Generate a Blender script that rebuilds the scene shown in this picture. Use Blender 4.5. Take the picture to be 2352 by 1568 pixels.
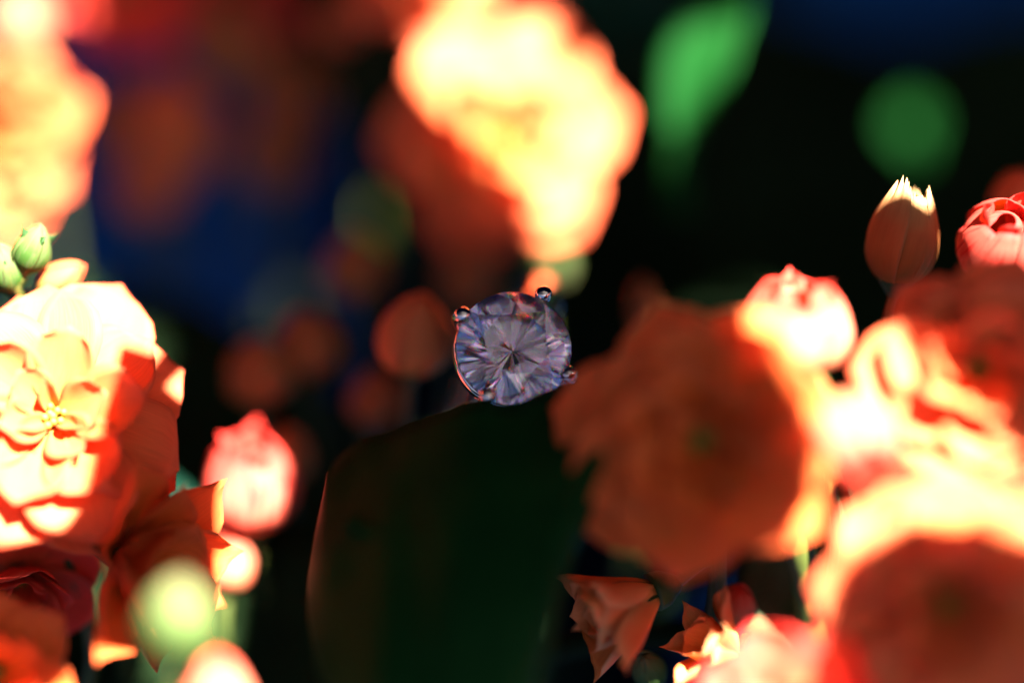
# Solitaire ring resting on a leaf among orange double flowers, macro shot.  1 unit = 1 cm.
import bpy, bmesh, math, random
from mathutils import Vector, Matrix, noise

for o in list(bpy.data.objects):
    bpy.data.objects.remove(o)
sc = bpy.context.scene
col = sc.collection
sc.unit_settings.system = 'METRIC'
sc.unit_settings.scale_length = 0.01
R = math.radians

# ------------------------------------------------------------------ camera
PITCH = R(15)
DIST = 15.8                       # lens to ring, cm
WID = 5.7                         # field width at the ring, cm
FOC = Vector((0, 0, 9.0))         # the ring stands 9 cm above the ground
rt = Vector((1, 0, 0))
fw = Vector((0, math.cos(PITCH), -math.sin(PITCH)))
up = Vector((0, math.sin(PITCH), math.cos(PITCH)))
cam = bpy.data.cameras.new('camera')
cam_o = bpy.data.objects.new('camera', cam)
col.objects.link(cam_o)
cam_o.location = FOC - fw * DIST
cam_o.rotation_euler = (R(90) - PITCH, 0, 0)
cam.sensor_width = 36
cam.lens = 36 * DIST / WID
cam.clip_start = 0.5
cam.clip_end = 2000
cam.dof.use_dof = True
cam.dof.focus_distance = DIST
cam.dof.aperture_fstop = cam.lens * 1e-3 / 2.5      # a 2.5 cm wide aperture (f/4)
sc.camera = cam_o

# ------------------------------------------------------------------ sky and sun
SUN = (rt * 0.45 + up * 0.75 - fw * 1.0).normalized()      # towards the sun
w = bpy.data.worlds.new('World'); sc.world = w; w.use_nodes = True
nt = w.node_tree
bg = nt.nodes['Background']
sky = nt.nodes.new('ShaderNodeTexSky')
sky.sky_type = 'NISHITA'; sky.sun_disc = False
sky.sun_elevation = math.asin(SUN.z)
sky.sun_rotation = math.atan2(SUN.x, SUN.y)
sky.air_density = 0.012; sky.dust_density = 1.55; sky.ozone_density = 0.0; sky.altitude = 2500   # deep clear sky
nt.links.new(sky.outputs[0], bg.inputs[0])
bg.inputs[1].default_value = 0.05
sl = bpy.data.lights.new('sun', 'SUN')
sl.energy = 5.0; sl.angle = R(0.53); sl.color = (1.0, 0.96, 0.90)
so = bpy.data.objects.new('sun', sl); col.objects.link(so)
so.rotation_euler = SUN.to_track_quat('Z', 'Y').to_euler()
so.location = SUN * 100

sc.view_settings.view_transform = 'Standard'
sc.view_settings.look = 'None'
sc.view_settings.exposure = 3.88
sc.view_settings.gamma = 1.0
sc.view_settings.use_curve_mapping = False
cy = sc.cycles
cy.max_bounces = 24; cy.diffuse_bounces = 4; cy.glossy_bounces = 12
cy.transmission_bounces = 24; cy.transparent_max_bounces = 8
cy.use_denoising = True
cy.caustics_refractive = False
cy.caustics_reflective = False
cy.sample_clamp_indirect = 8

# ------------------------------------------------------------------ helpers
K = WID / 2352.0
def P(px, py, z=0.0):
    """point seen at (px, py) of a 2352x1568 frame, z cm beyond the ring"""
    s = (DIST + z) / DIST * K
    return FOC + fw * z + rt * ((px - 1176) * s) + up * ((784 - py) * s)
def V3(x, y, z):
    """direction: right, up, away from the lens"""
    return (rt * x + up * y + fw * z).normalized()
def link(name, me, parent=None, mat=None):
    o = bpy.data.objects.new(name, me); col.objects.link(o)
    if parent: o.parent = parent
    if mat is not None and me is not None and not me.materials:
        for m in (mat if isinstance(mat, (list, tuple)) else [mat]):
            me.materials.append(m)
    return o
def empty(name, loc=(0, 0, 0), mat=None):
    o = bpy.data.objects.new(name, None); col.objects.link(o)
    o.empty_display_size = 0.2
    if mat is not None: o.matrix_world = mat
    else: o.location = loc
    return o
def tag(o, label, cat, group=None, kind=None):
    o['label'] = label; o['category'] = cat
    if group: o['group'] = group
    if kind: o['kind'] = kind
    return o
def struct(o):
    o['kind'] = 'structure'; return o
def mesh(name, vs, fs, smooth=True, mats=None, midx=None, uvs=None):
    me = bpy.data.meshes.new(name)
    me.from_pydata([tuple(v) for v in vs], [], fs)
    if smooth: me.polygons.foreach_set('use_smooth', [True] * len(me.polygons))
    for m in (mats or []): me.materials.append(m)
    if midx: me.polygons.foreach_set('material_index', midx)
    if uvs:
        l = me.uv_layers.new(name='UVMap')
        for lp in me.loops: l.data[lp.index].uv = uvs[lp.vertex_index]
    me.update()
    return me
def frame(origin, zaxis, roll=0.0):
    z = zaxis.normalized()
    ref = up if abs(z.dot(up)) < 0.9 else rt
    x = ref.cross(z).normalized(); y = z.cross(x)
    m = Matrix(((x.x, y.x, z.x, origin.x), (x.y, y.y, z.y, origin.y), (x.z, y.z, z.z, origin.z), (0, 0, 0, 1)))
    return m @ Matrix.Rotation(roll, 4, 'Z')
def catmull(pts, n):
    out = []
    m = len(pts)
    for i in range(m - 1):
        p0, p1, p2, p3 = pts[max(i-1, 0)], pts[i], pts[i+1], pts[min(i+2, m-1)]
        for k in range(n):
            t = k / n
            out.append(0.5 * ((2*p1) + (p2-p0)*t + (2*p0-5*p1+4*p2-p3)*t*t + (3*p1-p0-3*p2+p3)*t**3))
    out.append(pts[-1].copy())
    return out
def tube_mesh(name, pts, radii, mat, n=8, sub=6):
    ps = catmull([Vector(p) for p in pts], sub)
    m = len(ps); vs, fs = [], []
    nx = None
    for i, p in enumerate(ps):
        t = (ps[min(i+1, m-1)] - ps[max(i-1, 0)]).normalized()
        if nx is None: nx = t.orthogonal().normalized()
        nx = (nx - t * nx.dot(t)).normalized(); ny = t.cross(nx)
        f = i / (m-1) * (len(radii)-1); a = min(int(f), len(radii)-2); r = radii[a] + (radii[a+1]-radii[a]) * (f-a)
        for k in range(n):
            c = 2*math.pi*k/n
            vs.append(p + (nx*math.cos(c) + ny*math.sin(c)) * r)
    for i in range(m-1):
        for k in range(n):
            fs.append((i*n+k, i*n+(k+1) % n, (i+1)*n+(k+1) % n, (i+1)*n+k))
    fs.append(tuple(range(n))[::-1]); fs.append(tuple(range((m-1)*n, m*n)))
    return mesh(name, vs, fs, mats=[mat])

# ------------------------------------------------------------------ materials
def nodes(name):
    m = bpy.data.materials.new(name); m.use_nodes = True
    n = m.node_tree.nodes; n.clear()
    return m, n, m.node_tree.links
def ramp(n, stops):
    r = n.new('ShaderNodeValToRGB'); e = r.color_ramp.elements
    e[0].position, e[0].color = stops[0][0], (*stops[0][1], 1)
    e[1].position, e[1].color = stops[-1][0], (*stops[-1][1], 1)
    for p, c in stops[1:-1]:
        x = e.new(p); x.color = (*c, 1)
    return r
def petal_mat(name, stops, edge, edge_amt=0.6, streak=(0.8, 0.1, 0.04), streak_amt=0.25, trans=0.3, rough=0.6, sp=0.12):
    """colour runs along the petal (UV x), the rim takes its own tint, fine veins run lengthwise"""
    m, n, l = nodes(name)
    uv = n.new('ShaderNodeUVMap')
    sx = n.new('ShaderNodeSeparateXYZ'); l.new(uv.outputs[0], sx.inputs[0])
    cr = ramp(n, stops); l.new(sx.outputs[0], cr.inputs[0])
    # rim mask
    ab = n.new('ShaderNodeMath'); ab.operation = 'ABSOLUTE'; l.new(sx.outputs[1], ab.inputs[0])
    pw = n.new('ShaderNodeMath'); pw.operation = 'POWER'; pw.inputs[1].default_value = 5; l.new(ab.outputs[0], pw.inputs[0])
    pu = n.new('ShaderNodeMath'); pu.operation = 'POWER'; pu.inputs[1].default_value = 16; l.new(sx.outputs[0], pu.inputs[0])
    mx = n.new('ShaderNodeMath'); mx.operation = 'MAXIMUM'; l.new(pw.outputs[0], mx.inputs[0]); l.new(pu.outputs[0], mx.inputs[1])
    ml = n.new('ShaderNodeMath'); ml.operation = 'MULTIPLY'; ml.inputs[1].default_value = edge_amt; l.new(mx.outputs[0], ml.inputs[0])
    m1 = n.new('ShaderNodeMix'); m1.data_type = 'RGBA'
    l.new(ml.outputs[0], m1.inputs['Factor']); l.new(cr.outputs[0], m1.inputs['A']); m1.inputs['B'].default_value = (*edge, 1)
    # blotches and veins
    oi = n.new('ShaderNodeObjectInfo')
    ad = n.new('ShaderNodeVectorMath'); ad.operation = 'MULTIPLY_ADD'
    ad.inputs[1].default_value = (2.2, 5.0, 1)
    l.new(uv.outputs[0], ad.inputs[0]); l.new(oi.outputs['Random'], ad.inputs[2])
    nz = n.new('ShaderNodeTexNoise'); nz.inputs['Scale'].default_value = 1.0; nz.inputs['Detail'].default_value = 5
    l.new(ad.outputs[0], nz.inputs['Vector'])
    mr = n.new('ShaderNodeMapRange'); mr.inputs[1].default_value = 0.5; mr.inputs[2].default_value = 0.72
    mr.inputs[4].default_value = streak_amt; l.new(nz.outputs[0], mr.inputs[0])
    m2 = n.new('ShaderNodeMix'); m2.data_type = 'RGBA'
    l.new(mr.outputs[0], m2.inputs['Factor']); l.new(m1.outputs['Result'], m2.inputs['A']); m2.inputs['B'].default_value = (*streak, 1)
    sv = n.new('ShaderNodeVectorMath'); sv.operation = 'MULTIPLY'; sv.inputs[1].default_value = (3, 26, 1); l.new(uv.outputs[0], sv.inputs[0])
    nv = n.new('ShaderNodeTexNoise'); nv.inputs['Scale'].default_value = 1.0; nv.inputs['Detail'].default_value = 3; l.new(sv.outputs[0], nv.inputs['Vector'])
    hv = n.new('ShaderNodeHueSaturation')
    mv = n.new('ShaderNodeMapRange'); mv.inputs[3].default_value = 0.8; mv.inputs[4].default_value = 1.15; l.new(nv.outputs[0], mv.inputs[0])
    l.new(mv.outputs[0], hv.inputs['Value']); l.new(m2.outputs['Result'], hv.inputs['Color'])
    bp = n.new('ShaderNodeBump'); bp.inputs['Strength'].default_value = 0.25; bp.inputs['Distance'].default_value = 0.01; l.new(nv.outputs[0], bp.inputs['Height'])
    pb = n.new('ShaderNodeBsdfPrincipled')
    pb.inputs['Roughness'].default_value = rough; pb.inputs['Specular IOR Level'].default_value = sp
    l.new(hv.outputs[0], pb.inputs['Base Color']); l.new(bp.outputs[0], pb.inputs['Normal'])
    gm = n.new('ShaderNodeGamma'); gm.inputs[1].default_value = 0.62; l.new(hv.outputs[0], gm.inputs[0])
    sa = n.new('ShaderNodeMix'); sa.data_type = 'RGBA'; sa.blend_type = 'MULTIPLY'; sa.inputs['Factor'].default_value = 1
    l.new(gm.outputs[0], sa.inputs['A']); sa.inputs['B'].default_value = (1, 0.95, 0.3, 1)
    tb = n.new('ShaderNodeBsdfTranslucent'); l.new(sa.outputs['Result'], tb.inputs[0])
    ms = n.new('ShaderNodeMixShader'); ms.inputs[0].default_value = trans
    l.new(pb.outputs[0], ms.inputs[1]); l.new(tb.outputs[0], ms.inputs[2])
    out = n.new('ShaderNodeOutputMaterial'); l.new(ms.outputs[0], out.inputs[0])
    return m
def plant_mat(name, c1, c2, scale=3.0, rough=0.45, trans=0.12, sp=0.4, speck=None):
    m, n, l = nodes(name)
    tc = n.new('ShaderNodeTexCoord')
    nz = n.new('ShaderNodeTexNoise'); nz.inputs['Scale'].default_value = scale; nz.inputs['Detail'].default_value = 6; l.new(tc.outputs['Object'], nz.inputs['Vector'])
    cr = ramp(n, [(0.35, c1), (0.68, c2)]); l.new(nz.outputs[0], cr.inputs[0])
    colr = cr.outputs[0]
    n2 = n.new('ShaderNodeTexNoise'); n2.inputs['Scale'].default_value = scale * 14; n2.inputs['Detail'].default_value = 3; l.new(tc.outputs['Object'], n2.inputs['Vector'])
    if speck:
        mr = n.new('ShaderNodeMapRange'); mr.inputs[1].default_value = 0.68; mr.inputs[2].default_value = 0.75; l.new(n2.outputs[0], mr.inputs[0])
        mx = n.new('ShaderNodeMix'); mx.data_type = 'RGBA'; l.new(mr.outputs[0], mx.inputs['Factor']); l.new(colr, mx.inputs['A']); mx.inputs['B'].default_value = (*speck, 1)
        colr = mx.outputs['Result']
    bp = n.new('ShaderNodeBump'); bp.inputs['Strength'].default_value = 0.3; bp.inputs['Distance'].default_value = 0.01; l.new(n2.outputs[0], bp.inputs['Height'])
    pb = n.new('ShaderNodeBsdfPrincipled'); pb.inputs['Roughness'].default_value = rough; pb.inputs['Specular IOR Level'].default_value = sp
    l.new(colr, pb.inputs['Base Color']); l.new(bp.outputs[0], pb.inputs['Normal'])
    tb = n.new('ShaderNodeBsdfTranslucent'); l.new(colr, tb.inputs[0])
    ms = n.new('ShaderNodeMixShader'); ms.inputs[0].default_value = trans; l.new(pb.outputs[0], ms.inputs[1]); l.new(tb.outputs[0], ms.inputs[2])
    out = n.new('ShaderNodeOutputMaterial'); l.new(ms.outputs[0], out.inputs[0])
    return m
def metal_mat():
    m, n, l = nodes('polished_gold')
    pb = n.new('ShaderNodeBsdfPrincipled'); pb.inputs['Metallic'].default_value = 1
    pb.inputs['Base Color'].default_value = (0.74, 0.66, 0.62, 1)
    tc = n.new('ShaderNodeTexCoord'); nz = n.new('ShaderNodeTexNoise'); nz.inputs['Scale'].default_value = 30; l.new(tc.outputs['Object'], nz.inputs['Vector'])
    mr = n.new('ShaderNodeMapRange'); mr.inputs[3].default_value = 0.03; mr.inputs[4].default_value = 0.12; l.new(nz.outputs[0], mr.inputs[0]); l.new(mr.outputs[0], pb.inputs['Roughness'])
    out = n.new('ShaderNodeOutputMaterial'); l.new(pb.outputs[0], out.inputs[0])
    return m
def gem_mat():
    """brilliant with dispersion: red, green and blue bend by their own index"""
    m, n, l = nodes('brilliant_stone')
    prev = None
    for c, ior in (((0.9, 0, 0), 2.38), ((0, 0.865, 0), 2.42), ((0, 0, 0.91), 2.47)):
        g = n.new('ShaderNodeBsdfGlass'); g.inputs['Color'].default_value = (*c, 1)
        g.inputs['Roughness'].default_value = 0.0; g.inputs['IOR'].default_value = ior
        if prev is None: prev = g.outputs[0]
        else:
            a = n.new('ShaderNodeAddShader'); l.new(prev, a.inputs[0]); l.new(g.outputs[0], a.inputs[1]); prev = a.outputs[0]
    wg = n.new('ShaderNodeBsdfGlass'); wg.inputs['Color'].default_value = (0.86, 0.82, 0.87, 1); wg.inputs['Roughness'].default_value = 0.0; wg.inputs['IOR'].default_value = 2.42
    mw = n.new('ShaderNodeMixShader'); mw.inputs[0].default_value = 0.4; l.new(wg.outputs[0], mw.inputs[1]); l.new(prev, mw.inputs[2])
    out = n.new('ShaderNodeOutputMaterial'); l.new(mw.outputs[0], out.inputs[0])
    return m

ORANGE_F = petal_mat('orange_petal', [(0.0, (0.80, 0.20, 0.014)), (0.3, (0.86, 0.185, 0.026)), (0.75, (0.88, 0.17, 0.034)), (1.0, (0.88, 0.16, 0.04))], (0.88, 0.14, 0.045), streak=(0.8, 0.10, 0.02))
ORANGE_B = petal_mat('orange_petal_back', [(0.0, (0.75, 0.28, 0.05)), (0.35, (0.78, 0.13, 0.02)), (1.0, (0.76, 0.09, 0.024))], (0.86, 0.2, 0.06), 0.8, streak=(0.7, 0.05, 0.03))
RED_F = petal_mat('red_petal', [(0.0, (0.8, 0.18, 0.05)), (0.5, (0.8, 0.08, 0.035)), (1.0, (0.76, 0.05, 0.035))], (0.85, 0.14, 0.09), streak=(0.7, 0.04, 0.03))
PINK_F = petal_mat('peach_pink_petal', [(0.0, (0.82, 0.25, 0.04)), (0.4, (0.88, 0.18, 0.065)), (0.8, (0.9, 0.10, 0.055)), (1.0, (0.85, 0.05, 0.038))], (0.82, 0.035, 0.03), 0.9, streak=(0.8, 0.06, 0.04))
WHITE_B = petal_mat('cream_bud_petal', [(0.0, (0.06, 0.12, 0.02)), (0.2, (0.5, 0.2, 0.08)), (0.6, (0.7, 0.22, 0.12)), (0.88, (0.72, 0.15, 0.085)), (1.0, (0.7, 0.06, 0.035))], (0.68, 0.03, 0.018), 0.8, (0.68, 0.04, 0.025), 0.55)
ROSE_B = petal_mat('rose_bud_petal', [(0.0, (0.5, 0.2, 0.06)), (0.25, (0.8, 0.20, 0.11)), (0.6, (0.8, 0.14, 0.09)), (1.0, (0.78, 0.07, 0.045))], (0.66, 0.03, 0.022), 0.9, (0.65, 0.015, 0.013), 0.9)
GREEN_B = petal_mat('green_bud_petal', [(0.0, (0.015, 0.05, 0.004)), (0.35, (0.035, 0.085, 0.012)), (0.75, (0.10, 0.14, 0.04)), (1.0, (0.15, 0.14, 0.06))], (0.12, 0.10, 0.04), 0.4, (0.16, 0.16, 0.08), 0.3)
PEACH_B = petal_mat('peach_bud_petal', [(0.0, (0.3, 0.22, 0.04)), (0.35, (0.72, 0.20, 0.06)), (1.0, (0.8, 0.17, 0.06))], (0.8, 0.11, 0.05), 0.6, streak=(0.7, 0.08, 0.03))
LIGHT_F = petal_mat('light_peach_petal', [(0.0, (0.82, 0.26, 0.02)), (0.3, (0.88, 0.205, 0.05)), (0.75, (0.9, 0.19, 0.06)), (1.0, (0.88, 0.16, 0.062))], (0.86, 0.12, 0.055), streak=(0.82, 0.12, 0.03))
TULIP_B = petal_mat('fringed_bud_petal', [(0.0, (0.2, 0.11, 0.02)), (0.6, (0.42, 0.13, 0.04)), (0.85, (0.5, 0.24, 0.09)), (1.0, (0.5, 0.36, 0.16))], (0.5, 0.2, 0.08), 0.5, streak=(0.35, 0.07, 0.02))
PALE_F = petal_mat('pale_peach_petal', [(0.0, (0.7, 0.5, 0.14)), (0.3, (0.88, 0.36, 0.09)), (1.0, (0.88, 0.28, 0.085))], (0.85, 0.2, 0.06), 0.5, streak=(0.8, 0.1, 0.05))
CORAL_B = petal_mat('coral_petal_back', [(0.0, (0.75, 0.45, 0.12)), (0.3, (0.85, 0.30, 0.09)), (0.75, (0.83, 0.18, 0.05)), (1.0, (0.85, 0.30, 0.11))], (0.86, 0.42, 0.18), 0.9, streak=(0.75, 0.07, 0.04))
BLUE = plant_mat('blue_cloth', (0.008, 0.06, 0.19), (0.016, 0.09, 0.26), 0.35, 0.95, 0.0, 0.0)
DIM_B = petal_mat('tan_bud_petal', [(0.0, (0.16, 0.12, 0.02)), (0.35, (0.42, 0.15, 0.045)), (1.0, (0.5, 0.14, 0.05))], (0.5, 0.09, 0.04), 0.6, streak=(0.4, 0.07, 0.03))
SEPAL = plant_mat('sepal_green', (0.016, 0.055, 0.008), (0.035, 0.09, 0.02), 6.0, 0.5, 0.2)
STEM = plant_mat('stem_green', (0.035, 0.05, 0.006), (0.07, 0.08, 0.014), 4.0, 0.5, 0.05)
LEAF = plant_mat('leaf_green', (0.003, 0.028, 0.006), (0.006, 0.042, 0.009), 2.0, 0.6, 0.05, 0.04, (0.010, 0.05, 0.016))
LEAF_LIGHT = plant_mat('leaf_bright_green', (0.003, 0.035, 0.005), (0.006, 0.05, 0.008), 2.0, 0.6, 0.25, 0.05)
LEAF_SHADED = plant_mat('leaf_deep_green', (0.004, 0.010, 0.003), (0.008, 0.018, 0.005), 2.0, 0.7, 0.05, 0.05)  # leaf green darkened so its colour carries the deep shade behind
LEAF_TEAL = plant_mat('leaf_teal_green', (0.004, 0.028, 0.016), (0.006, 0.04, 0.022), 2.0, 0.5, 0.08, 0.15)
STAMEN = plant_mat('stamen_yellow', (0.35, 0.30, 0.04), (0.6, 0.42, 0.06), 12.0, 0.6, 0.2)
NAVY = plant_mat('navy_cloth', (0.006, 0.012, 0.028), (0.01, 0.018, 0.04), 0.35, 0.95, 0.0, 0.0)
METAL = metal_mat(); GEM = gem_mat()

# ------------------------------------------------------------------ petals
def petal_mesh(name, seed, wid=0.62, cup=0.10, curl=0.0, ruffle=0.03, tip=0.06, mats=None, nu=11, nv=8, thick=0.022):
    """unit length petal along +x, front side +z, closed shell"""
    rnd = random.Random(seed)
    off = Vector((rnd.uniform(-50, 50), rnd.uniform(-50, 50), 0))
    top, bot, uvs = [], [], []
    for i in range(nu + 1):
        s = 0.02 + 0.98 * (i / nu)
        for j in range(nv + 1):
            t = -1 + 2 * j / nv
            hw = wid * 0.5 * (0.20 + 0.80 * math.sin(min(s / 0.66, 1.0) * math.pi / 2) ** 1.2)
            if s > 0.66: hw *= math.sqrt(max(0.0, 1 - ((s - 0.66) / 0.37) ** 2.3))
            y = hw * t
            x = s + tip * max(0, s - 0.75) / 0.25 * (1 - abs(t)) ** 2 - 0.03 * t * t * s
            nn = noise.noise(Vector((x * 2.3, y * 3.0, 0)) + off)
            edge = max(abs(t) ** 2, max(0, (s - 0.6) / 0.4) ** 1.5)
            zz = cup * (t * t) * (hw / (wid * 0.5)) * wid + curl * (s ** 2) + ruffle * nn * (0.5 + 1.6 * edge)
            zz += 0.012 * math.exp(-(t / 0.12) ** 2) * (1 - s)
            y += 0.02 * noise.noise(Vector((s * 4, t, 3)) + off) * s
            th = thick * (1.0 - 0.72 * edge) * (1.25 - 0.5 * s)
            top.append(Vector((x, y, zz))); bot.append(Vector((x, y, zz - th)))
            uvs.append((s, t))
    n = len(top); W = nv + 1
    fs, mi = [], []
    for i in range(nu):
        for j in range(nv):
            a, b, c, d = i*W+j, (i+1)*W+j, (i+1)*W+j+1, i*W+j+1
            fs.append((a, b, c, d)); mi.append(0)
            fs.append((a+n, d+n, c+n, b+n)); mi.append(1)
    rim = [j for j in range(W)] + [i*W+nv for i in range(1, nu+1)] + [nu*W+j for j in range(nv-1, -1, -1)] + [i*W for i in range(nu-1, 0, -1)]
    for k in range(len(rim)):
        a, b = rim[k], rim[(k+1) % len(rim)]
        fs.append((a, b, b+n, a+n)); mi.append(0)
    return mesh(name, top + bot, fs, mats=mats, midx=mi, uvs=uvs + uvs)
_pc = {}
def petal_set(key, mats, **kw):
    if key not in _pc:
        _pc[key] = [petal_mesh('petal_%s' % key, hash_i(key) + 31 * k, mats=mats, **kw) for k in range(6)]
    return _pc[key]
def hash_i(s): return sum((i + 3) * ord(c) for i, c in enumerate(s))

def sepal_part(parent, az, ln, wd, lift, mats=None, z0=-0.02):
    me = petal_set('sepal', [SEPAL, SEPAL], wid=0.42, cup=0.5, curl=0.12, ruffle=0.02, tip=0.15, nu=6, nv=4, thick=0.06)
    o = link('sepal', me[int(az * 7) % 6], parent)
    o.matrix_local = Matrix.Translation((0, 0, z0)) @ Matrix.Rotation(az, 4, 'Z') @ Matrix.Rotation(-lift, 4, 'Y') @ Matrix.Diagonal((ln, wd, ln, 1))
    return o

def stem_part(parent, base, target, r=0.035, name='stem', sag=0.3, mat=None):
    """stem drawn in world space from the flower base to a point further down the plant"""
    inv = parent.matrix_world.inverted()
    d = target - base
    mid = base + d * 0.5 + Vector((0, 0, -sag * 0.3)) + Vector((0.05, 0.1, 0))
    ax = parent.matrix_world.to_3x3() @ Vector((0, 0, -1))
    p1 = base + ax * min(0.25, d.length * 0.2)
    me = tube_mesh('stem', [inv @ p for p in (base, p1, mid, target)], [r, r * 0.95, r, r * 1.2], mat or STEM)
    return link(name, me, parent)

DEF_RINGS = [  # count, length, elevation deg, kind, base radius
    (7, 1.00, 8, 'flat', 0.05), (7, 0.86, 20, 'flat', 0.045), (6, 0.68, 36, 'cup', 0.04), (5, 0.48, 54, 'cup', 0.03), (3, 0.32, 70, 'cup', 0.02)]
def flower(px, py, z, facing, rad, label, seed, rings=None, front='o', roll=0.0, stem_to=None, group=None, wscale=1.0, core=True, calyx=1.0, name='double_flower'):
    rnd = random.Random(seed)
    c = P(px, py, z)
    root = empty(name, mat=frame(c, V3(*facing), roll))
    bpy.context.view_layer.update()
    tag(root, label, 'flower', group)
    mats = {'o': [ORANGE_F, ORANGE_B], 'p': [PINK_F, RED_F], 'r': [RED_F, RED_F], 'l': [LIGHT_F, ORANGE_B], 'b': [PALE_F, CORAL_B]}[front]
    sets = {'flat': petal_set(front + 'flat', mats, wid=0.86, cup=0.12, curl=-0.10, ruffle=0.05),
            'cup': petal_set(front + 'cup', mats, wid=0.80, cup=0.28, curl=0.10, ruffle=0.04),
            'slim': petal_set(front + 'slim', mats, wid=0.46, cup=0.45, curl=0.08, ruffle=0.035, tip=0.14),
            'refl': petal_set(front + 'refl', mats, wid=0.6, cup=0.12, curl=-0.28, ruffle=0.06)}
    k0 = rnd.random() * 6
    for ri, (n, ln, el, kind, rb) in enumerate(rings or DEF_RINGS):
        for i in range(n):
            az = k0 + ri * 2.4 + 2 * math.pi * (i + rnd.uniform(-.16, .16)) / n
            e = R(el + rnd.uniform(-7, 7))
            L = ln * rad * rnd.uniform(0.9, 1.06)
            o = link('petal', sets[kind][rnd.randrange(6)], root)
            o.matrix_local = (Matrix.Rotation(az, 4, 'Z') @ Matrix.Translation((rb * rad, 0, 0.02 * ri * rad)) @ Matrix.Rotation(-e, 4, 'Y')
                              @ Matrix.Rotation(R(rnd.uniform(-9, 9)), 4, 'X') @ Matrix.Diagonal((L, L * wscale * rnd.uniform(.92, 1.1), L, 1)))
    if core:
        pts = []
        bm = bmesh.new()
        for i in range(9):
            a = i * 2.4; rr = 0.03 * rad * math.sqrt(i)
            mtx = Matrix.Translation((rr * math.cos(a), rr * math.sin(a), 0.14 * rad + 0.02 * rnd.random()))
            bmesh.ops.create_icosphere(bm, subdivisions=1, radius=0.032 * rad, matrix=mtx @ Matrix.Diagonal((1, 1, 3.0, 1)))
        me = bpy.data.meshes.new('stamens'); bm.to_mesh(me); bm.free(); me.materials.append(STAMEN)
        me.polygons.foreach_set('use_smooth', [True] * len(me.polygons))
        link('stamen_cluster', me, root)
    for i in range(4):
        sepal_part(root, k0 + i * math.pi / 2, 0.42 * rad * calyx, 0.42 * rad * calyx, R(10 + 45 * (calyx > 1)), z0=-0.05 * rad * calyx)
    cup = tube_mesh('calyx', [Vector((0, 0, 0.06 * rad)), Vector((0, 0, -0.08 * rad)), Vector((0, 0, -0.26 * rad))], [0.13 * rad * calyx, 0.12 * rad * calyx, 0.05 * rad * calyx], SEPAL, 10, 4)
    link('calyx', cup, root)
    base = c - V3(*facing) * 0.25 * rad
    if stem_to is None: stem_to = base + Vector((rnd.uniform(-.4, .4), 0.9, -2.4))
    stem_part(root, base, stem_to)
    return root

# ------------------------------------------------------------------ buds
def bud_petal_mesh(name, span, L, Wd, lift, mats, seed, splay=0.0, fringe=0.0, nu=10, nv=8, q=0.97):
    rnd = random.Random(seed); off = Vector((rnd.uniform(-9, 9), rnd.uniform(-9, 9), 0))
    top, bot, uvs = [], [], []
    for i in range(nu + 1):
        s = i / nu
        for j in range(nv + 1):
            t = -1 + 2 * j / nv
            # rounded-egg profile
            r = Wd * 0.5 * (math.sin(math.pi * min(1.0, (s * q + 0.03) ** 0.8)) ** 0.62)
            r *= 1 + lift + 0.06 * (t > 0) * t + 0.05 * noise.noise(Vector((s * 3, t, 0)) + off)
            r += splay * max(0, s - 0.55) ** 1.5 * L
            sp = span * (1 - 0.30 * max(0, (s - 0.7) / 0.3) ** 2)
            a = sp * t + 0.35 * s
            zz = L * s * (1 + 0.05 * (1 - t * t)) + L * fringe * max(0, s - 0.8) * 5 * noise.noise(Vector((t * 7, 0, 5)) + off)
            p = Vector((r * math.cos(a), r * math.sin(a), zz))
            top.append(p); bot.append(Vector((p.x * 0.95, p.y * 0.95, p.z - 0.004))); uvs.append((s, t))
    n = len(top); W = nv + 1; fs, mi = [], []
    for i in range(nu):
        for j in range(nv):
            a, b, c, d = i*W+j, (i+1)*W+j, (i+1)*W+j+1, i*W+j+1
            fs.append((a, d, c, b)); mi.append(0)
            fs.append((a+n, b+n, c+n, d+n)); mi.append(0)
    rim = [j for j in range(W)] + [i*W+nv for i in range(1, nu+1)] + [nu*W+j for j in range(nv-1, -1, -1)] + [i*W for i in range(nu-1, 0, -1)]
    for k in range(len(rim)):
        a, b = rim[k], rim[(k+1) % len(rim)]
        fs.append((a, a+n, b+n, b)); mi.append(0)
    return mesh(name, top + bot, fs, mats=mats, midx=mi, uvs=uvs + uvs)

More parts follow.
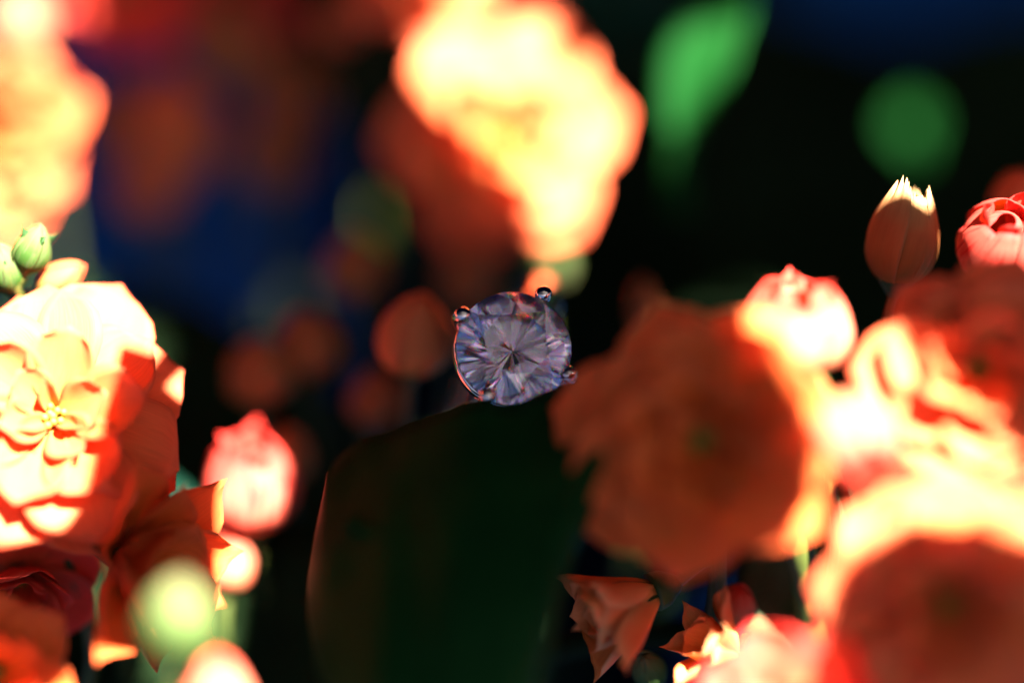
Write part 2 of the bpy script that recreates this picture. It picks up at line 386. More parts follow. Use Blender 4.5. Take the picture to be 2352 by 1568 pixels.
def bud(px, py, z, axis, L, Wd, mat, label, seed, n=5, splay=0.0, sepals=4, sep_len=0.45, stem_to=None, group=None, fringe=0.0, extra=None, cat='bud', name='flower_bud', centred=True, q=0.97, curls=0):
    rnd = random.Random(seed)
    ax = V3(*axis)
    base = P(px, py, z) - (ax * L * 0.5 if centred else Vector((0, 0, 0)))
    root = empty(name, mat=frame(base, ax, rnd.random() * 6))
    bpy.context.view_layer.update()
    tag(root, label, cat, group)
    # inner core
    core = bud_petal_mesh('inner_petal', math.pi * 1.02, L * 0.94, Wd * 0.86, 0, [mat], seed + 99, 0, fringe * 0.5, 10, 16, min(0.97, q + 0.06))
    link('inner_petal', core, root)
    for i in range(n):
        me = bud_petal_mesh('outer_petal', R(46), L * rnd.uniform(0.9, 1.05), Wd, 0.03 + 0.05 * (i % 2), [mat], seed + i, splay * rnd.uniform(.6, 1.3), fringe, 12, 10 if fringe == 0 else 20, q)
        o = link('petal', me, root)
        o.matrix_local = Matrix.Rotation(2 * math.pi * i / n + rnd.uniform(-.15, .15), 4, 'Z')
    for i in range(curls):
        me = petal_set('curl' + mat.name, [mat, mat], wid=0.5, cup=0.5, curl=0.18, ruffle=0.06, tip=0.1, thick=0.035)
        o = link('petal', me[i % 6], root)
        o.matrix_local = (Matrix.Rotation(2.1 * i + 0.6, 4, 'Z') @ Matrix.Translation((0.22 * Wd, 0, 0.52 * L)) @ Matrix.Rotation(-R(62 + 7 * (i % 3)), 4, 'Y')
                          @ Matrix.Diagonal((0.62 * L, 0.62 * L, 0.62 * L, 1)))
    for i in range(sepals):
        sepal_part(root, 0.4 + i * 2 * math.pi / max(1, sepals), L * sep_len, Wd * 0.7, R(62), z0=-0.02 * L)
    cup = tube_mesh('calyx', [Vector((0, 0, 0.14 * L)), Vector((0, 0, 0.02 * L)), Vector((0, 0, -0.14 * L))], [0.30 * Wd, 0.27 * Wd, 0.06 * Wd], SEPAL, 10, 4)
    link('calyx', cup, root)
    if stem_to is None: stem_to = base + Vector((rnd.uniform(-.3, .3), 0.7, -2.0))
    stem_part(root, base - ax * 0.1 * L, stem_to, 0.028)
    return root

# ------------------------------------------------------------------ leaves
def leaf(px, py, z, direction, normal, L, Wd, mat, label, seed, bend=0.15, teeth=9, thick=0.07, name='leaf', group=None, loc=None):
    """broad crenate leaf: blade, raised midrib, stalk"""
    d = V3(*direction); nrm = V3(*normal); nrm = (nrm - d * nrm.dot(d)).normalized(); y = nrm.cross(d)
    o = loc if loc is not None else P(px, py, z)
    M = Matrix(((d.x, y.x, nrm.x, o.x), (d.y, y.y, nrm.y, o.y), (d.z, y.z, nrm.z, o.z), (0, 0, 0, 1)))
    rnd = random.Random(seed); off = Vector((rnd.uniform(-9, 9), 0, 0))
    root = empty(name, mat=M)
    tag(root, label, 'leaf', group)
    nu, nv = 44, 10
    top, bot, uvs = [], [], []
    for i in range(nu + 1):
        s = i / nu
        hw = Wd * 0.5 * (math.sin(math.pi * s ** 0.85) ** 0.75 if 0 < s < 1 else 0) + 0.01
        saw = 1 + 0.055 * abs(math.sin(s * math.pi * teeth)) ** 0.7
        for j in range(nv + 1):
            t = -1 + 2 * j / nv
            yy = hw * t * (1 + (saw - 1) * abs(t) ** 3)
            zz = -bend * L * s * s + 0.16 * Wd * t * t * math.sin(math.pi * s) + 0.05 * Wd * noise.noise(Vector((s * 3, t * 1.5, 0)) + off)
            zz += -0.02 * Wd * math.exp(-(t / 0.1) ** 2)
            th = thick * (1 - 0.75 * abs(t) ** 3)
            top.append(Vector((L * s, yy, zz))); bot.append(Vector((L * s, yy, zz - th)))
    n = len(top); W = nv + 1; fs = []
    for i in range(nu):
        for j in range(nv):
            a, b, c, e = i*W+j, (i+1)*W+j, (i+1)*W+j+1, i*W+j+1
            fs.append((a, b, c, e)); fs.append((a+n, e+n, c+n, b+n))
    rim = [j for j in range(W)] + [i*W+nv for i in range(1, nu+1)] + [nu*W+j for j in range(nv-1, -1, -1)] + [i*W for i in range(nu-1, 0, -1)]
    for k in range(len(rim)):
        a, b = rim[k], rim[(k+1) % len(rim)]
        fs.append((a, b, b+n, a+n))
    link('blade', mesh('blade', top + bot, fs, mats=[mat]), root)
    mid = [Vector((L * s, 0, -bend * L * s * s - thick * 0.9)) for s in (0.02, 0.3, 0.6, 0.92)]
    link('midrib', tube_mesh('midrib', mid, [thick * 0.9, thick * 0.3], mat), root)
    link('leaf_stalk', tube_mesh('leaf_stalk', [Vector((0.06 * L, 0, -0.03)), Vector((-0.1 * L, 0, -0.03)), Vector((-0.3 * L, 0, -0.15 * L))], [0.07 if L > 1 else 0.03, 0.09 if L > 1 else 0.03], mat), root)
    return root

# ================================================================== the setting
def ground():
    n = 60; S = 260.0; vs, fs = [], []
    for i in range(n + 1):
        for j in range(n + 1):
            x = -S + 2 * S * i / n; y = -S * 0.6 + 2 * S * j / n
            vs.append((x, y, 0.5 * noise.noise(Vector((x * .03, y * .03, 1)))))
    for i in range(n):
        for j in range(n):
            a = i * (n + 1) + j
            fs.append((a, a + n + 1, a + n + 2, a + 1))
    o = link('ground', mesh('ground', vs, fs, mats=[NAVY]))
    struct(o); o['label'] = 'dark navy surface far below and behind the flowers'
ground()

# ------------------------------------------------------------------ leaf-shaped blockers added to cast shade (unseen above the frame, towards the sun)
def shade_blocker(pts, D, label, seed):
    """added leaf-shaped blocker between the sun and the flowers; pts = where its shadow's outline falls in the plane of the ring (cm)"""
    rnd = random.Random(seed)
    ctr = [Vector((x, y, 0)) for x, y in pts]
    loop = catmull(ctr + [ctr[0]], 7)[:-1]
    n = len(loop)
    cx = sum((p for p in loop), Vector()) / n
    def w(p, h=0.0):
        q = p - cx
        dome = -0.10 * (q.length ** 2) * 0.5 + 0.06 * noise.noise(p * 1.3)
        return FOC + rt * p.x + up * p.y + SUN * (D + dome + h)
    root = empty('leaf', loc=w(cx)); tag(root, label, 'leaf', 'leaf-shaped blockers added above the frame for shade')  # a leaf in form only: unseen sun blocker
    rings = 5
    vs, fs = [], []
    for side, h in ((0, 0.04), (1, -0.04)):
        vs.append(w(cx, h))
        for r in range(1, rings + 1):
            for p in loop: vs.append(w(cx + (p - cx) * (r / rings), h * (1 - 0.6 * (r == rings))))
        b = side * (1 + rings * n)
        for k in range(n):
            k2 = (k + 1) % n
            f = [(b, b + 1 + k, b + 1 + k2)]
            for r in range(rings - 1):
                a = b + 1 + r * n
                f.append((a + k, a + n + k, a + n + k2, a + k2))
            fs += f if side == 0 else [x[::-1] for x in f]
    o1 = 1 + (rings - 1) * n; o2 = o1 + 1 + rings * n
    for k in range(n):
        fs.append((o1 + k, o2 + k, o2 + (k + 1) % n, o1 + (k + 1) % n))
    org = w(cx)
    link('blade', mesh('blade', [v - org for v in vs], fs, mats=[LEAF]), root)
    far = max(loop, key=lambda p: p.x + p.y)
    link('leaf_stalk', tube_mesh('leaf_stalk', [w(far) - org, w(far) - org + SUN * 0.6 + up * 0.5 + rt * 0.4, w(far) - org + SUN * 1.2 + up * 2.0 + rt * 1.6], [0.08, 0.12], STEM), root)

shade_blocker([(-0.3, -3.4), (-1.3, -2.9), (-1.8, -2.1), (-1.62, -1.45), (-1.2, -1.05), (-1.1, -0.65), (-0.98, 0.15), (-1.4, 0.7), (-1.3, 1.6), (-0.8, 2.5), (-0.15, 3.2), (0.2, 2.97), (0.62, 2.42), (1.05, 1.9), (1.4, 1.2), (1.4, 0.8), (1.12, 0.35), (0.88, -0.42), (1.02, -0.95), (1.12, -1.4), (1.05, -1.75), (0.75, -1.95), (0.5, -2.6), (0.2, -3.2)], 10.0,
           'broad leaf-shaped blocker added above the frame whose shadow covers the ring', 1)
shade_blocker([(-2.15, 0.06), (-2.32, -0.5), (-2.6, -1.25), (-3.3, -1.45), (-3.5, -2.2), (-2.9, -2.35), (-2.4, -2.0), (-1.9, -1.9), (-1.65, -1.5), (-1.62, -0.8), (-1.72, -0.35), (-1.95, -0.05)], 9.0,
           'narrow leaf-shaped blocker added above the frame shading the flowers at lower left', 2)
shade_blocker([(1.62, -0.05), (1.7, -0.45), (2.0, -0.9), (2.4, -1.32), (3.0, -1.7), (3.5, -1.1), (3.2, -0.4), (2.75, 0.15), (2.3, 0.72), (1.95, 0.7)], 9.5,
           'slanting leaf-shaped blocker added above the frame shading the flower at right', 3)
shade_blocker([(1.25, -1.95), (1.7, -1.72), (2.44, -1.9), (3.2, -2.0), (3.4, -2.9), (2.4, -3.3), (1.4, -3.0), (1.15, -2.5)], 9.0,
           'rounded leaf-shaped blocker added above the frame shading the flower at lower right', 4)
shade_blocker([(-1.5, 3.45), (-1.45, 2.4), (-0.8, 2.1), (0.0, 2.75), (0.2, 3.15), (0.22, 3.8), (0.15, 5.6), (-0.9, 6.0), (-2.0, 5.4), (-1.8, 4.5)], 10.5,
           'upright leaf-shaped blocker added above the frame shading the dim buds at upper left', 5)
shade_blocker([(1.4, 0.95), (1.75, 1.6), (1.8, 2.5), (2.1, 2.95), (2.5, 3.05), (3.0, 3.8), (3.9, 4.05), (4.1, 3.85), (4.5, 3.82), (4.75, 4.2), (5.1, 4.7), (5.5, 5.4), (7.2, 5.4), (7.4, 3.0), (6.0, 1.6), (3.8, 1.0), (2.4, 1.05)], 11.0,
           'wide leaf-shaped blocker added above the frame shading the dark gap at right', 6)
shade_blocker([(1.1, 3.1), (1.2, 4.4), (1.3, 5.6), (2.4, 5.8), (4.0, 5.7), (5.4, 5.7), (5.3, 5.0), (4.7, 4.45), (4.2, 4.5), (3.95, 4.25), (3.5, 3.6), (2.9, 3.3), (2.5, 3.5), (2.1, 3.55), (1.6, 3.3)], 11.5,
           'wavy leaf-shaped blocker added above the frame shading the leaves at upper right', 7)

def roof():
    """unseen slab added above and behind the plant to shade the far background"""
    H = FOC.z + 30.0
    t = (H - FOC.z) / SUN.z
    # where the slab plane meets the sun ray through the shadow line, 4.45 cm above the ring in the ring's plane
    q = FOC + up * 4.45
    e = q + SUN * ((H - q.z) / SUN.z)
    vs = []
    for h in (0, 4):
        vs += [(-300, e.y, H + h), (300, e.y, H + h), (300, e.y + 500, H + h), (-300, e.y + 500, H + h)]
    fs = [(3, 2, 1, 0), (4, 5, 6, 7), (0, 1, 5, 4), (1, 2, 6, 5), (2, 3, 7, 6), (3, 0, 4, 7)]
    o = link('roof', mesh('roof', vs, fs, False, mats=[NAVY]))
    struct(o); o['label'] = 'dark slab added high above the frame to shade the background'
roof()

# ================================================================== the ring
RS = 0.325
n_st = V3(0.16, 0.27, -0.95)
def ring():
    c = P(1180, 800, 0.0)
    M = frame(c, n_st)
    # turn the ring about its own axis so that one claw sits at the upper right
    xr = M.to_3x3() @ Vector((1, 0, 0)); yr = M.to_3x3() @ Vector((0, 1, 0))
    want = V3(math.cos(R(61)), math.sin(R(61)), 0)
    ang = math.atan2(want.dot(yr), want.dot(xr))
    M = M @ Matrix.Rotation(ang, 4, 'Z')
    root = empty('ring', mat=M)
    tag(root, 'ring with round brilliant stone held by claws, leaning on the dark leaf', 'ring')
    # brilliant: local z points out of the table; girdle at z = 0
    bm = bmesh.new()
    def ringpts(r, z, n, a0):
        for i in range(n):
            a = a0 + 2 * math.pi * i / n
            bm.verts.new((r * math.cos(a), r * math.sin(a), z))
    ca, pa = math.tan(R(34.5)), math.tan(R(40.9))
    tb = 0.57; hc = RS * (1 - tb) * ca; g = 0.012
    ringpts(RS * tb, hc, 8, 0)                               # table corners
    # kite mid points sit on the main crown planes
    kr = 0.80
    ringpts(RS * kr / math.cos(math.pi / 8) * 0.962, hc * 0.56, 8, math.pi / 8)
    ringpts(RS, g, 32, 0); ringpts(RS, -g, 32, 0)
    hp = RS * pa
    ringpts(RS * 0.245, -hp * 0.765 - g, 8, math.pi / 8)     # lower girdle tips
    bm.verts.new((0, 0, -hp - g))
    bmesh.ops.convex_hull(bm, input=bm.verts)
    bmesh.ops.dissolve_limit(bm, angle_limit=R(0.6), verts=bm.verts, edges=bm.edges)
    bmesh.ops.recalc_face_normals(bm, faces=bm.faces)
    me = bpy.data.meshes.new('stone'); bm.to_mesh(me); bm.free(); me.materials.append(GEM)
    st = link('stone', me, root); st['label'] = 'round clear brilliant cut stone with many facets'
    st.matrix_local = Matrix.Rotation(R(11), 4, 'Z')
    # claws
    for k in range(4):
        a = k * math.pi / 2
        e = Vector((math.cos(a), math.sin(a), 0))
        pts = [e * 0.06 + Vector((0, 0, -0.42)), e * 0.20 + Vector((0, 0, -0.30)), e * (RS + 0.02) + Vector((0, 0, -0.06)), e * (RS + 0.018) + Vector((0, 0, 0.045)), e * (RS - 0.015) + Vector((0, 0, 0.085))]
        cl = link('claw', tube_mesh('claw', pts, [0.032, 0.034, 0.036, 0.036, 0.034], METAL, 12, 6), root)
        bm = bmesh.new(); bmesh.ops.create_uvsphere(bm, u_segments=20, v_segments=14, radius=0.049, matrix=Matrix.Translation(e * (RS + 0.012) + Vector((0, 0, 0.075))))
        me = bpy.data.meshes.new('claw_tip'); bm.to_mesh(me); bm.free(); me.materials.append(METAL)
        me.polygons.foreach_set('use_smooth', [True] * len(me.polygons))
        link('claw_tip', me, cl)
    def torus(name, rr, z, tr, tz):
        vs, fs = [], []
        N, m = 64, 10
        for i in range(N):
            a = 2 * math.pi * i / N
            for k in range(m):
                b = 2 * math.pi * k / m
                r = rr + tr * math.cos(b)
                vs.append((r * math.cos(a), r * math.sin(a), z + tz * math.sin(b)))
        for i in range(N):
            for k in range(m):
                fs.append((i*m+k, ((i+1) % N)*m+k, ((i+1) % N)*m+(k+1) % m, i*m+(k+1) % m))
        link(name, mesh(name, vs, fs, mats=[METAL]), root)
    torus('gallery_rail', 0.308, -0.115, 0.02, 0.05)
    torus('lower_rail', 0.14, -0.335, 0.02, 0.03)
    # band, in the plane of the stone's axis and the lower left / upper right direction (through two claws)
    vs, fs = [], []
    N, m = 96, 12; ri = 0.80; zc = -0.40 - ri
    for i in range(N):
        a = 2 * math.pi * i / N
        er = Vector((math.sin(a), 0, math.cos(a)))
        hw = 0.085 + 0.02 * (1 - math.cos(a)) / 2
        for k in range(m):
            b = 2 * math.pi * k / m
            v = er * (ri + 0.05 * math.cos(b)) + Vector((0, hw * math.sin(b), 0)) + Vector((0, 0, zc))
            vs.append(v)
    for i in range(N):
        for k in range(m):
            fs.append((i*m+k, i*m+(k+1) % m, ((i+1) % N)*m+(k+1) % m, ((i+1) % N)*m+k))
    link('band', mesh('band', vs, fs, mats=[METAL]), root)
ring()

# ------------------------------------------------------------------ the leaf that carries the ring
def carrying_leaf():
    edge = [(765, 1062, 0.3), (800, 1024, 0.25), (840, 1000, 0.2), (905, 984, 0.1), (955, 962, 0.0), (1020, 944, -0.10), (1095, 920, -0.16), (1170, 930, -0.2), (1240, 906, -0.2), (1300, 879, -0.2), (1345, 860, -0.2), (1400, 840, -0.25), (1470, 850, -0.3), (1500, 900, -0.3)]
    low = [(748, 1150, 0.25), (705, 1350, -0.2), (740, 1560, -0.8), (850, 1680, -1.4), (950, 1740, -1.5), (1040, 1760, -1.6), (1110, 1760, -1.6), (1160, 1750, -1.6), (1200, 1720, -1.5), (1230, 1650, -1.4), (1250, 1550, -1.2), (1280, 1400, -1.0), (1330, 1250, -0.7), (1420, 1080, -0.5)]
    A = catmull([P(*e) for e in edge], 6); B = catmull([P(*e) for e in low], 6)
    nu, nv = len(A) - 1, 18
    org = P(1150, 1100, -0.5)
    top = []
    for i in range(nu + 1):
        for j in range(nv + 1):
            t = j / nv
            p = A[i].lerp(B[i], t)
            bulge = math.sin(math.pi * t) * 0.22 + 0.04 * noise.noise(p * 1.6) + 0.02 * noise.noise(p * 5)
            q = p - fw * bulge + up * bulge * 0.3
            if j == 0: q = q + up * 0.010 * noise.noise(p * 9)
            top.append(q - org)
    n = len(top); W = nv + 1
    back = [v + (fw * 0.09 - up * 0.05) * (0.35 if (k % W) in (0, nv) else 1) for k, v in enumerate(top)]
    fs = []
    for i in range(nu):
        for j in range(nv):
            a, b, c, e = i*W+j, i*W+j+1, (i+1)*W+j+1, (i+1)*W+j
            fs.append((a, b, c, e)); fs.append((a+n, e+n, c+n, b+n))
    rim = [j for j in range(W)] + [i*W+nv for i in range(1, nu+1)] + [nu*W+j for j in range(nv-1, -1, -1)] + [i*W for i in range(nu-1, 0, -1)]
    for k in range(len(rim)):
        a, b = rim[k], rim[(k+1) % len(rim)]
        fs.append((a, a+n, b+n, b))
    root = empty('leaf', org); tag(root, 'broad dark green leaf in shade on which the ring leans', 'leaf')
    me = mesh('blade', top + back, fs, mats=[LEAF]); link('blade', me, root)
    rib = [P(800, 1200, -.55), P(950, 1250, -0.8), P(1150, 1180, -.8), P(1380, 1000, -0.4)]
    link('midrib', tube_mesh('midrib', [p - org + fw * 0.05 for p in rib], [0.05, 0.09], LEAF), root)
    link('leaf_stalk', tube_mesh('leaf_stalk', [P(1650, 1050, -.3) - org, P(1850, 1300, 0.3) - org, P(1900, 1900, 1.2) - org], [0.08, 0.11], STEM), root)
carrying_leaf()

# ================================================================== flowers
flower(125, 965, 0.02, (0.10, 0.22, -1), 0.74, 'peach double flower half in sun at the left edge, facing the camera', 11, front='l',
       rings=[(8, 1.0, 6, 'flat', .05), (7, .92, 14, 'flat', .05), (6, .74, 22, 'cup', .04), (4, .5, 36, 'cup', .03), (3, .34, 50, 'slim', .02)])
flower(270, 1275, -0.02, (0.78, -0.15, -0.55), 0.62, 'orange flower in shade seen from its side, under the left peach flower', 12,
       rings=[(6, 1.0, 26, 'slim', .06), (5, .95, 44, 'slim', .05), (4, .75, 62, 'cup', .04)], wscale=1.35, stem_to=P(150, 1700, .8))
flower(40, 1310, 0.35, (0.25, -0.5, -0.8), 0.5, 'reddish flower at the left edge below the peach flower', 13, front='r',
       rings=[(6, 1.0, 30, 'flat', .05), (5, .8, 50, 'cup', .05), (4, .6, 66, 'cup', .04)])
flower(-10, 1545, -0.4, (0.2, 0.1, -1), 0.42, 'dim orange flower in the bottom left corner', 14,
       rings=[(6, 1.0, 20, 'flat', .05), (5, .8, 45, 'cup', .05)])
flower(-20, 325, 2.2, (0.1, 0.05, -1), 0.66, 'large blurred peach flower cut by the left edge', 15, front='l',
       rings=[(8, 1.0, 18, 'cup', .05), (7, .85, 32, 'cup', .05), (5, .6, 55, 'cup', .04)])
flower(1150, 330, 1.9, (0.12, 0.06, -1), 0.76, 'blurred peach flower above the ring, half sunlit and half in shade', 16, front='l',
       rings=[(6, 1.0, 8, 'flat', .05), (6, .85, 18, 'flat', .05), (4, .6, 34, 'cup', .04), (3, .36, 60, 'cup', .03)])
flower(960, -95, 2.1, (0.0, -0.15, -1), 0.52, 'blurred sunlit peach flower cut by the top edge', 17, front='l',
       rings=[(7, 1.0, 14, 'flat', .05), (6, .8, 30, 'cup', .05), (4, .55, 55, 'cup', .04)])
flower(1620, 1010, -0.75, (-0.22, 0.02, -1), 0.74, 'large orange flower in shade to the right of the ring', 18,
       rings=[(7, 1.0, 8, 'flat', .05), (7, .88, 16, 'flat', .05), (6, .66, 30, 'cup', .04), (4, .42, 50, 'cup', .03)])
flower(2245, 850, -0.65, (-0.12, 0.12, -1), 0.60, 'pale sunlit flower with a slanting shadow at the right edge', 19, front='l',
       rings=[(7, 1.0, 8, 'flat', .05), (7, .85, 18, 'flat', .05), (5, .62, 34, 'cup', .04), (4, .4, 56, 'cup', .03)])
flower(2175, 1385, -0.95, (-0.10, 0.02, -1), 0.69, 'large orange flower in the lower right corner, sunlit only along its top', 20, front='l',
       rings=[(8, 1.0, 10, 'flat', .05), (7, .85, 20, 'flat', .05), (5, .62, 36, 'cup', .04), (4, .4, 56, 'cup', .03)])
flower(1830, 1660, -0.9, (-0.1, 0.35, -0.9), 0.52, 'pink and cream flower cut by the bottom edge', 21, front='p',
       rings=[(7, 1.0, 22, 'cup', .05), (6, .8, 40, 'cup', .05), (4, .55, 60, 'cup', .04)])
flower(1510, 1355, 0.02, (-0.86, -0.34, -0.30), 0.50, 'half open flower with green calyx hanging left under the large orange flower', 22, front='b',
       rings=[(5, 1.0, 52, 'slim', .09), (5, .95, 66, 'cup', .08), (4, .8, 78, 'cup', .05)], core=False, calyx=1.8, name='half_open_flower', stem_to=P(1640, 1800, .4))
flower(1690, 1500, 0.0, (-0.75, 0.35, -0.5), 0.38, 'small coral flower at the bottom beside the half open hanging flower', 23, front='b',
       rings=[(6, 1.0, 45, 'slim', .06), (5, .85, 62, 'cup', .05)], core=False, name='half_open_flower', stem_to=P(1700, 1850, .3))

# ------------------------------------------------------------------ buds
bud(575, 1115, 0.8, (-0.05, 0.85, -0.4), 0.52, 0.52, ROSE_B, 'pink and red striped bud sunlit beside the left peach flower', 31, n=6, splay=.15, q=.86, curls=3)
bud(525, 1290, 0.8, (0.1, 0.9, -0.3), 0.34, 0.27, WHITE_B, 'small cream bud below the pink striped bud', 32, sepals=4, sep_len=.3)
bud(412, 1415, -1.35, (0.12, 0.85, -0.4), 0.46, 0.37, GREEN_B, 'blurred pale green bud in front near the bottom left', 33, stem_to=P(330, 1800, -1.0))
bud(500, 1590, -1.0, (0.1, 0.9, -0.3), 0.42, 0.34, WHITE_B, 'cream bud cut by the bottom edge at left', 34, stem_to=P(520, 1900, -.8))
bud(75, 570, 0.15, (0.35, 0.85, -0.2), 0.28, 0.20, GREEN_B, 'pale green bud with pointed sepal above the left peach flower', 35, sep_len=.9, stem_to=P(60, 800, .4))
bud(10, 615, 0.2, (-0.2, 0.8, -0.5), 0.30, 0.22, GREEN_B, 'pale green bud cut by the left edge', 36, sep_len=.8, stem_to=P(40, 850, .4))
bud(140, 640, 0.3, (0.7, 0.4, -0.2), 0.30, 0.18, PEACH_B, 'small shaded bud tip peeping out behind the left peach flower', 37, stem_to=P(100, 850, .5))
bud(48, 40, 2.3, (0, 0.95, -0.25), 0.4, 0.32, WHITE_B, 'blurred cream bud in the top left corner', 38)
bud(770, 55, 2.4, (-0.2, -0.3, -0.8), 0.36, 0.26, PEACH_B, 'blurred orange and yellow bud left of the top flower', 39)
bud(1830, 765, -0.4, (0.05, 0.88, -0.30), 0.45, 0.56, WHITE_B, 'white bud with red tipped petals opening above the large orange flower', 40, n=6, splay=.3, q=.84, curls=4, stem_to=P(1960, 1200, -.1))
bud(1962, 1005, -0.92, (0.30, -0.55, -0.72), 0.52, 0.42, WHITE_B, 'cream bud with red lower rim between the two large right flowers', 41, n=5, splay=.15, q=.9, stem_to=P(1900, 1400, .3))
bud(2075, 545, 0.12, (0.12, 0.95, -0.15), 0.55, 0.38, TULIP_B, 'brownish shaded bud with pale fringed tip at upper right', 42, fringe=.14, q=.84, stem_to=P(2080, 1000, .3))
bud(2295, 560, 0.10, (0.05, 0.55, -0.8), 0.46, 0.44, ROSE_B, 'coral rose bud near the right edge', 43, n=6, splay=.15, q=.86, curls=3)
bud(2350, 450, 0.7, (0, 0.5, -0.8), 0.4, 0.34, PEACH_B, 'blurred coral bud cut by the right edge above the rose bud', 44)
bud(1690, 1390, 0.25, (0.1, 0.8, -0.5), 0.28, 0.22, WHITE_B, 'small pale bud below the large orange flower', 45, stem_to=P(1700, 1800, .5))
bud(1490, 1535, 0.15, (-0.3, 0.6, -0.6), 0.26, 0.18, GREEN_B, 'small yellow green bud at the bottom edge', 46, stem_to=P(1540, 1850, .5))
# dim buds behind
DIM = [(955, 765, 0.6, 0.50, 0.42, 'orange brown bud in shade just left of the ring'),
       (595, 850, 1.3, 0.42, 0.38, 'dim blurred pinkish bud left of the ring'),
       (705, 785, 1.5, 0.42, 0.36, 'dim blurred bud beside the pinkish bud'),
       (810, 610, 1.9, 0.42, 0.36, 'dim brown bud below left of the half sunlit flower'),
       (1070, 635, 1.9, 0.38, 0.32, 'dim brown bud right above the ring'),
       (860, 910, 1.4, 0.36, 0.30, 'dim olive brown bud below left of the ring'),
       (660, 1040, 1.2, 0.36, 0.28, 'dim brown bud behind the pink striped bud'),
       (1478, 700, 1.2, 0.36, 0.16, 'slim dim brown bud right of the ring'),
       (395, 290, 3.2, 0.8, 0.62, 'blurred rust bud far behind at upper left'),
       (340, 420, 3.2, 0.5, 0.40, 'blurred tan bud under the rust bud'),
       (250, 270, 3.2, 0.45, 0.34, 'blurred brown bud next to the large peach flower at the left edge'),
       (650, 200, 3.4, 0.6, 0.5, 'faint brown bud far behind at upper centre left'),
       (620, 350, 3.4, 0.5, 0.45, 'faint grey brown bud far behind the half sunlit flower'),
       (520, 90, 3.0, 0.6, 0.5, 'faint brown bud under the dark red petals')]
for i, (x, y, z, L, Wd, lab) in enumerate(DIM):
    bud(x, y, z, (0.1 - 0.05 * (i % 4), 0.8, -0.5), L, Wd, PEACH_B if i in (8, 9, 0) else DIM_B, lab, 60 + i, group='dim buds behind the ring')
flower(290, -60, 2.6, (0.1, -0.5, -0.8), 0.5, 'blurred dark red flower cut by the top edge at left', 24, front='r',
       rings=[(7, 1.0, 20, 'flat', .05), (6, .8, 40, 'cup', .05)])
flower(520, -40, 3.0, (0.0, -0.5, -0.8), 0.5, 'dark red flower in shade cut by the top edge', 25, front='r',
       rings=[(7, 1.0, 20, 'flat', .05), (6, .8, 40, 'cup', .05)])
bud(1270, 605, 1.9, (0.3, -0.6, -0.6), 0.24, 0.2, GREEN_B, 'small blurred green bud under the half sunlit flower', 80)

# ------------------------------------------------------------------ blue cloth behind
def cloth(px0, px1, z, label, seed):
    rnd = random.Random(seed); nu, nv = 60, 30
    A, B = P(px0, 0, z), P(px1, 0, z); T = P(0, -500, z).z
    org = (A + B) * 0.5; org = Vector((org.x, org.y, 0))
    f, k = [], []
    for i in range(nu + 1):
        for j in range(nv + 1):
            x = A.x + (B.x - A.x) * i / nu; h = T * j / nv
            y = org.y + 0.45 * math.sin(x * 1.7 + 0.5 * math.sin(h * 0.6) + seed) + 0.25 * noise.noise(Vector((x * .6, h * .3, seed))) + 0.02 * h
            f.append(Vector((x, y, h + 0.03)) - org); k.append(Vector((x, y + 0.12, h + 0.03)) - org)
    n = len(f); W = nv + 1; fs = []
    for i in range(nu):
        for j in range(nv):
            a, b, c, e = i*W+j, (i+1)*W+j, (i+1)*W+j+1, i*W+j+1
            fs.append((a, b, c, e)); fs.append((a+n, e+n, c+n, b+n))
    rim = [j for j in range(W)] + [i*W+nv for i in range(1, nu+1)] + [nu*W+j for j in range(nv-1, -1, -1)] + [i*W for i in range(nu-1, 0, -1)]
    for q in range(len(rim)):
        a, b = rim[q], rim[(q+1) % len(rim)]
        fs.append((a, b, b+n, a+n))
    o = link('blue_cloth', mesh('blue_cloth', f + k, fs, mats=[BLUE])); o.location = org
    tag(o, label, 'cloth')
cloth(-500, 720, 9.0, 'dark blue cloth far behind the flowers at upper left', 1)
cloth(1750, 2900, 9.5, 'dark blue cloth far behind the leaves at upper right', 2)

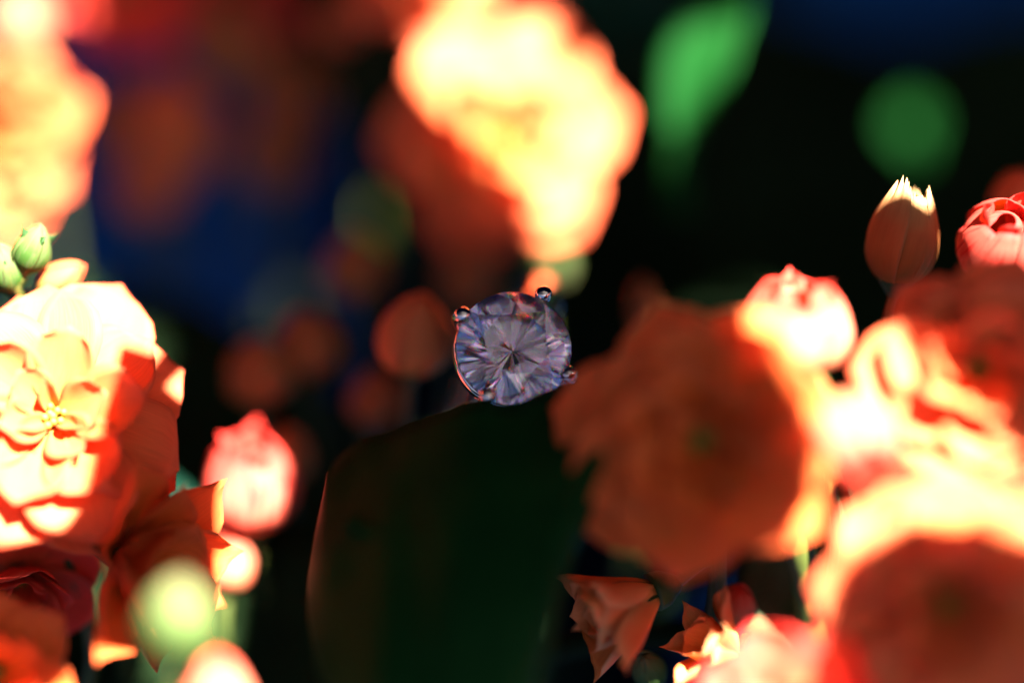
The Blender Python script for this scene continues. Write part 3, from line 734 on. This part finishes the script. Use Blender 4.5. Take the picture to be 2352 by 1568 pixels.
# ------------------------------------------------------------------ leaves behind and below
leaf(1560, 330, 1.9, (0.28, 1.0, 0.1), (-0.8, -0.2, -1), 1.35, 0.48, LEAF_LIGHT, 'upright bright green leaf blurred at top right', 51, teeth=4)
leaf(2098, 330, 3.6, (-0.1, 1.0, 0.05), (-0.6, -0.2, -1), 0.3, 0.26, LEAF_LIGHT, 'round blurred pale green leaf tip at upper right', 52, teeth=3)
leaf(1150, 30, 3.0, (1.0, 0.1, 0.2), (0, 0.5, -1), 1.6, 0.8, LEAF_TEAL, 'blurred blue green leaf at the top edge right of centre', 53)
leaf(470, 1240, 1.6, (0.52, -0.85, -0.1), (0.6, 0.3, -0.8), 2.2, 0.8, LEAF_TEAL, 'slanting teal green leaf near the bottom left', 54)
leaf(1810, 1560, 0.6, (0.05, 1.0, 0.1), (0.0, 0.2, -1), 1.3, 0.55, STEM, 'olive green leaf between the two right hand flowers', 55, teeth=4)
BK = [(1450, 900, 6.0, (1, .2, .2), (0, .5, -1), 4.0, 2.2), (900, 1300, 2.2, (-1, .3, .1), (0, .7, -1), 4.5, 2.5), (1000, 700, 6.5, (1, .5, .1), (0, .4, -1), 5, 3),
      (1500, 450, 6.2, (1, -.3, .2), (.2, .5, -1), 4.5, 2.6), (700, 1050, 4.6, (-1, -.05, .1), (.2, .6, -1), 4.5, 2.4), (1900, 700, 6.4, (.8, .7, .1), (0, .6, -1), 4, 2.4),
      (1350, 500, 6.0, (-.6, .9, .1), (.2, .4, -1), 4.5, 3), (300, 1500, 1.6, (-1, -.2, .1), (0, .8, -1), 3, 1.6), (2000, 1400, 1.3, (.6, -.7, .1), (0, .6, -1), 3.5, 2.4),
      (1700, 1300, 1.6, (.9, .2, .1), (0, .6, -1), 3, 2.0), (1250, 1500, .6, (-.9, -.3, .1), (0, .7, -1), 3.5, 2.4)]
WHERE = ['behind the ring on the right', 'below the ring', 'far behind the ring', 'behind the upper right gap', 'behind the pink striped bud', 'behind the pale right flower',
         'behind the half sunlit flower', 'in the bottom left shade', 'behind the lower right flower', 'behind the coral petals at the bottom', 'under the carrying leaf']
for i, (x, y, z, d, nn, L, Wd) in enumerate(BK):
    leaf(x, y, z, d, nn, L, Wd, LEAF_SHADED, 'green leaf coloured very dark for deep shade ' + WHERE[i], 90 + i, group='dark leaves behind')
